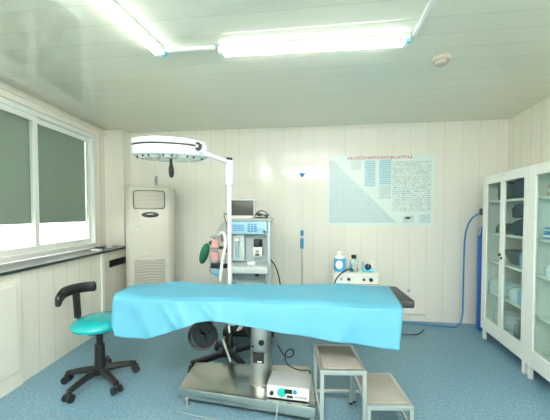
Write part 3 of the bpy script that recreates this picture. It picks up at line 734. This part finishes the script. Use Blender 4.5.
# ------------------------------------------------------------------ electrosurgical unit on the base
t = thing('electrosurgical_unit', 'white box-shaped generator with green dial panel on the table base', 'medical machine', (-.142, 1.958, .1225), R(-4))
w2, d2 = .142, .09
MB().box(-w2, w2, -d2, d2, .008, .092, .005).build('casing', mat('unit_casing', (.43, .48, .48), .35), t)
fp = MB().box(-w2 + .002, w2 - .002, -d2 - .006, -d2, .010, .090, .004).build('front_panel', m_plabel, t)
mt2 = lambda x, z: (x, -d2 - .0062, z)
MB().cyl(mt2(-.105, .045), (-.105, -d2 - .02, .045), .013).build('dial_knob', m_dark, fp)
MB().cyl((-.04, -d2 - .006, .052), (-.04, -d2 - .009, .052), .03, n=30).build('green_dial', mat('green_dial', (.02, .5, .4), .4), fp)
MB().box(-.02, .03, -d2 - .010, -d2 - .006, .05, .078).build('display', m_black, fp)
MB().box(-.005, .035, -d2 - .009, -d2 - .006, .022, .038).build('display', m_dark, fp)
MB().cyl((.048, -d2 - .006, .064), (.048, -d2 - .009, .064), .014).build('blue_dial', m_blue, fp)
MB().box(.045, .125, -d2 - .008, -d2 - .006, .025, .036).build('printed_scale', m_gray, fp)
for sx in (-1, 1):
    for sy in (-1, 1): MB().cyl((sx * .12, sy * .085, 0), (sx * .12, sy * .085, .01), .01).build('foot', m_black, t)
tag(MB().tube([(-.26, 2.27, .30), (-.20, 2.27, .20), (-.13, 2.27, .22), (-.14, 2.28, .28), (-.20, 2.26, .26), (-.20, 2.24, .17), (-.10, 2.22, .135), (-.03, 2.2, .15), (.0, 2.16, .17), (-.01, 2.13, .15), (-.02, 2.10, .16), (-.05, 2.083, .17)], .005).build('power_cable', m_black), 'black looped cable between the steel column and the white generator', 'cable')
tag(MB().tube([(-.9, 1.84, .006), (-.7, 1.80, .006), (-.45, 1.78, .006), (-.25, 1.77, .006), (-.215, 1.80, .05), (-.21, 1.815, .124), (-.205, 1.84, .128)], .003).build('thin_cable', m_gray), 'thin pale cable hanging over the front of the table base', 'cable')

# ------------------------------------------------------------------ double step stool
t = thing('step_stool', 'two-step stainless steel foot stool at the right end of the table base', 'step stool', (.057, 1.716, 0), R(6))
def step(x0, x1, d, h, nm):
    fr = MB(); fr.box(x0, x1, 0, .028, h - .03, h - .002, .002); fr.box(x0, x1, d - .022, d, h - .03, h - .002, .002)
    fr.box(x0, x0 + .022, .028, d - .022, h - .03, h - .002, .002); fr.box(x1 - .022, x1, .028, d - .022, h - .03, h - .002, .002)
    f = fr.build('step_frame', m_frame, t, label=nm)
    MB().box(x0 + .022, x1 - .022, .028, d - .022, h - .012, h + .001, .002).build('step_mat', m_mat, t)
    for x in (x0, x1 - .024):
        for y in (0, d - .024):
            l = MB().box(x, x + .024, y, y + .024, 0.012, h - .03, .003).build('leg', m_frame, t)
            MB().cyl((x + .012, y + .012, 0), (x + .012, y + .012, .014), .014).build('foot', m_black, l)
step(0, .276, .345, .42, 'upper step frame'); step(.279, .555, .365, .21, 'lower step frame')
for (a, c) in (((.02, .333, .09), (.256, .333, .09)), ((.012, .02, .09), (.012, .33, .09)), ((.543, .02, .075), (.543, .35, .075)), ((.29, .353, .075), (.53, .353, .075))):
    MB().bar(a, c, .016, .018).build('stretcher', m_steel2, t)

# ------------------------------------------------------------------ operating lamp on its stand
PXl, PYl = -.718, 2.50
t = thing('surgical_lamp', 'large round white surgical lamp on a white pole behind the table', 'surgical lamp', (PXl, PYl, 0))
MB().cyl((0, 0, .68), (0, 0, 1.66), .018, n=24).build('pole', m_lampw, t)
MB().cyl((0, 0, .10), (0, 0, .68), .028, n=24).build('base_column', m_black, t)
MB().cyl((0, 0, 1.60), (0, 0, 1.815), .034, n=24, bev=.004).build('pole_sleeve', m_lampw, t)
MB().cyl((0, 0, 1.815), (0, 0, 1.84), .028).build('pole_cap', m_dark, t)
MB().box(-.06, .06, -.06, .06, .08, .16, .01).build('base_hub', m_dark, t)
for ex, ey in ((-.28, -.20), (.16, -.16), (.22, .24), (-.2, .24)):
    l = MB().bar((0, 0, .11), (ex, ey, .085), .045, .04).build('leg', m_black, t)
    MB().cyl((ex - .014, ey, .036), (ex + .014, ey, .036), .036).build('castor', m_black, l)
HX, HY, HZ = -1.185, 2.35, 1.90                   # head centre (world)
hc = Vector((HX - PXl, HY - PYl, HZ))
TM = Matrix.Translation(hc) @ Matrix.Rotation(R(5), 4, 'X') @ Matrix.Rotation(R(1.5), 4, 'Y')
RR = .306
hd = MB().lathe([(0, .074), (.12, .073), (.22, .068), (RR - .03, .061), (RR - .005, .050), (RR, .03), (RR, .016), (RR - .012, .012)], M=TM, n=56)
hd.lathe([(RR - .012, .002), (RR, -.002), (RR + .001, -.058), (RR - .01, -.07), (RR - .03, -.072), (RR - .04, -.05), (0, -.05)], M=TM, n=56)
head = hd.build('lamp_head', m_lampw, t)
MB().lathe([(RR - .012, .012), (RR - .006, .01), (RR - .006, .004), (RR - .012, .002)], M=TM, n=56).build('seam_ring', m_dark, head)
lens_m = mat('lamp_lens', (.85, .86, .78), .15)
for k in range(9):
    a = k * 2 * math.pi / 9 + .2; rr_ = .20
    p = Vector((rr_ * math.cos(a), rr_ * math.sin(a), -.05))
    ls = MB().lathe([(0, -.046), (.05, -.042), (.062, -.026), (.064, 0), (0, 0)], M=TM @ Matrix.Translation(p), n=24).build('lamp_lens', lens_m, head)
    for s in (-1, 1):
        q = Vector((.262 * math.cos(a + s * .12), .262 * math.sin(a + s * .12), -.075))
        MB().cyl(TM @ q, TM @ (q + Vector((0, 0, -.014))), .0065, n=10).build('screw', m_black, head)
MB().lathe([(0, -.085), (.05, -.08), (.06, -.05), (0, -.05)], M=TM, n=24).build('centre_boss', lens_m, head)
MB().lathe([(0, -.245), (.014, -.24), (.021, -.21), (.021, -.17), (.011, -.12), (.011, -.08), (0, -.08)], M=TM, n=20).build('handle', m_black, head)
for a in (1.2, 2.4, 4.4): MB().cyl(TM @ Vector((.25 * math.cos(a), .25 * math.sin(a), .058)), TM @ Vector((.25 * math.cos(a), .25 * math.sin(a), .07)), .02).build('top_bolt', m_gray, head)
jn = TM @ Vector((RR * .94, -.10, .0))
MB().bar(jn + Vector((-.06, .04, -.005)), jn + Vector((.05, .02, -.02)), .06, .06, .012).build('bracket', m_lampw, t)
kb = MB().cyl(jn + Vector((.0, -.035, .0)), jn + Vector((.0, .02, .0)), .032).build('tilt_knob', m_black, t)
MB().cyl(jn + Vector((0, -.042, 0)), jn + Vector((0, -.034, 0)), .014).build('knob_centre', m_gray, kb)
MB().bar(jn + Vector((.03, .03, -.045)), (0, 0, 1.80), .04, .03, .008).build('arm', m_lampw, t)

# ------------------------------------------------------------------ swivel stool
t = thing('swivel_stool', 'teal swivel stool with black curved backrest by the left wall', 'stool', (-1.675, 2.10, 0))
MB().lathe([(0, .528), (.08, .528), (.15, .520), (.18, .503), (.194, .478), (.186, .455), (.15, .443), (0, .443)], n=44).build('seat', m_teal, t)
MB().cyl((0, 0, .415), (0, 0, .445), .10, n=24).build('seat_plate', m_black, t)
MB().cyl((0, 0, .10), (0, 0, .31), .040, .035).build('gas_column', m_black, t)
MB().cyl((0, 0, .28), (0, 0, .42), .024).build('piston', m_black, t)
MB().cyl((0, 0, .075), (0, 0, .135), .05, .038).build('hub', m_black, t)
for k in range(5):
    a = R(-100 + 72 * k); c, s = math.cos(a), math.sin(a); Rr = .262
    lg = MB(); lg.tube([(c * .03, s * .03, .105), (c * .12, s * .12, .098), (c * .22, s * .22, .082), (c * Rr, s * Rr, .072)], lambda f: .030 - .010 * f, n=8, smooth=2)
    l = lg.build('leg', m_black, t)
    for e in (-1, 1):
        px, py = c * Rr - s * e * .014, s * Rr + c * e * .014
        MB().cyl((px - s * e * .001, py + c * e * .001, .027), (px - s * e * .017, py + c * e * .02, .029), .029, n=18).build('castor', m_black, l)
    MB().sph((c * Rr, s * Rr, .052), .024, (1, 1, .8)).build('castor_hood', m_black, l)
# backrest post and curved bar
MB().tube([(-.05, .02, .425), (-.14, .045, .425), (-.22, .06, .44), (-.245, .065, .52), (-.25, .065, .66)], .014, n=10).build('back_post', m_black, t)
MB().bar((-.24, .06, .49), (-.255, .062, .69), .055, .024, .006).build('post_cover', m_black, t)
br = bmesh.new(); rg = []; nA = 28
for i in range(nA + 1):
    f = i / nA; a = R(216 - 88 * f); rad = .25
    c, s = math.cos(a), math.sin(a); cc = Vector((c * rad * 1.02 - .045, s * rad + .03, .70 + .012 * math.sin(f * math.pi) - .035 * max(0, .3 - f) / .3 + .01 * f))
    hh = .044 - .010 * math.sin(f * math.pi) * 0 ; tt = .021
    if i in (0, nA): hh *= .6; tt *= .6
    ring = []
    for k in range(12):
        b2 = 2 * math.pi * k / 12
        e = lambda v: math.copysign(abs(v) ** .6, v)
        ring.append(br.verts.new(cc + Vector((c, s, 0)) * tt * e(math.cos(b2)) + Vector((0, 0, 1)) * hh * e(math.sin(b2))))
    rg.append(ring)
for a, b2 in zip(rg, rg[1:]):
    for k in range(12): br.faces.new((a[k], a[(k + 1) % 12], b2[(k + 1) % 12], b2[k]))
br.faces.new(rg[0]); br.faces.new(rg[-1]); bmesh.ops.recalc_face_normals(br, faces=br.faces[:])
q = MB(); q.bm.free(); q.bm = br; q.build('backrest', m_black, t)

# ------------------------------------------------------------------ odds and ends on the sill
def sp(y, dx): return (lwx(y) - dx, y, .9205)
tag(MB().box(-.05, .05, -.03, .03, 0, .018, .004).build('small_box', m_plabel), 'small white packet lying on the dark sill', 'packet').location = sp(3.06, .07)
tag(MB().cyl((0, 0, 0), (0, 0, .03), .03).build('tape_roll', m_lgray), 'small grey tape roll on the dark sill next to the white packet', 'tape roll').location = sp(3.36, .10)
tag(MB().bar((-.05, 0, .012), (.05, .03, .012), .03, .02).build('small_case', m_black), 'small black case on the far end of the dark sill', 'case').location = sp(3.25, .17)
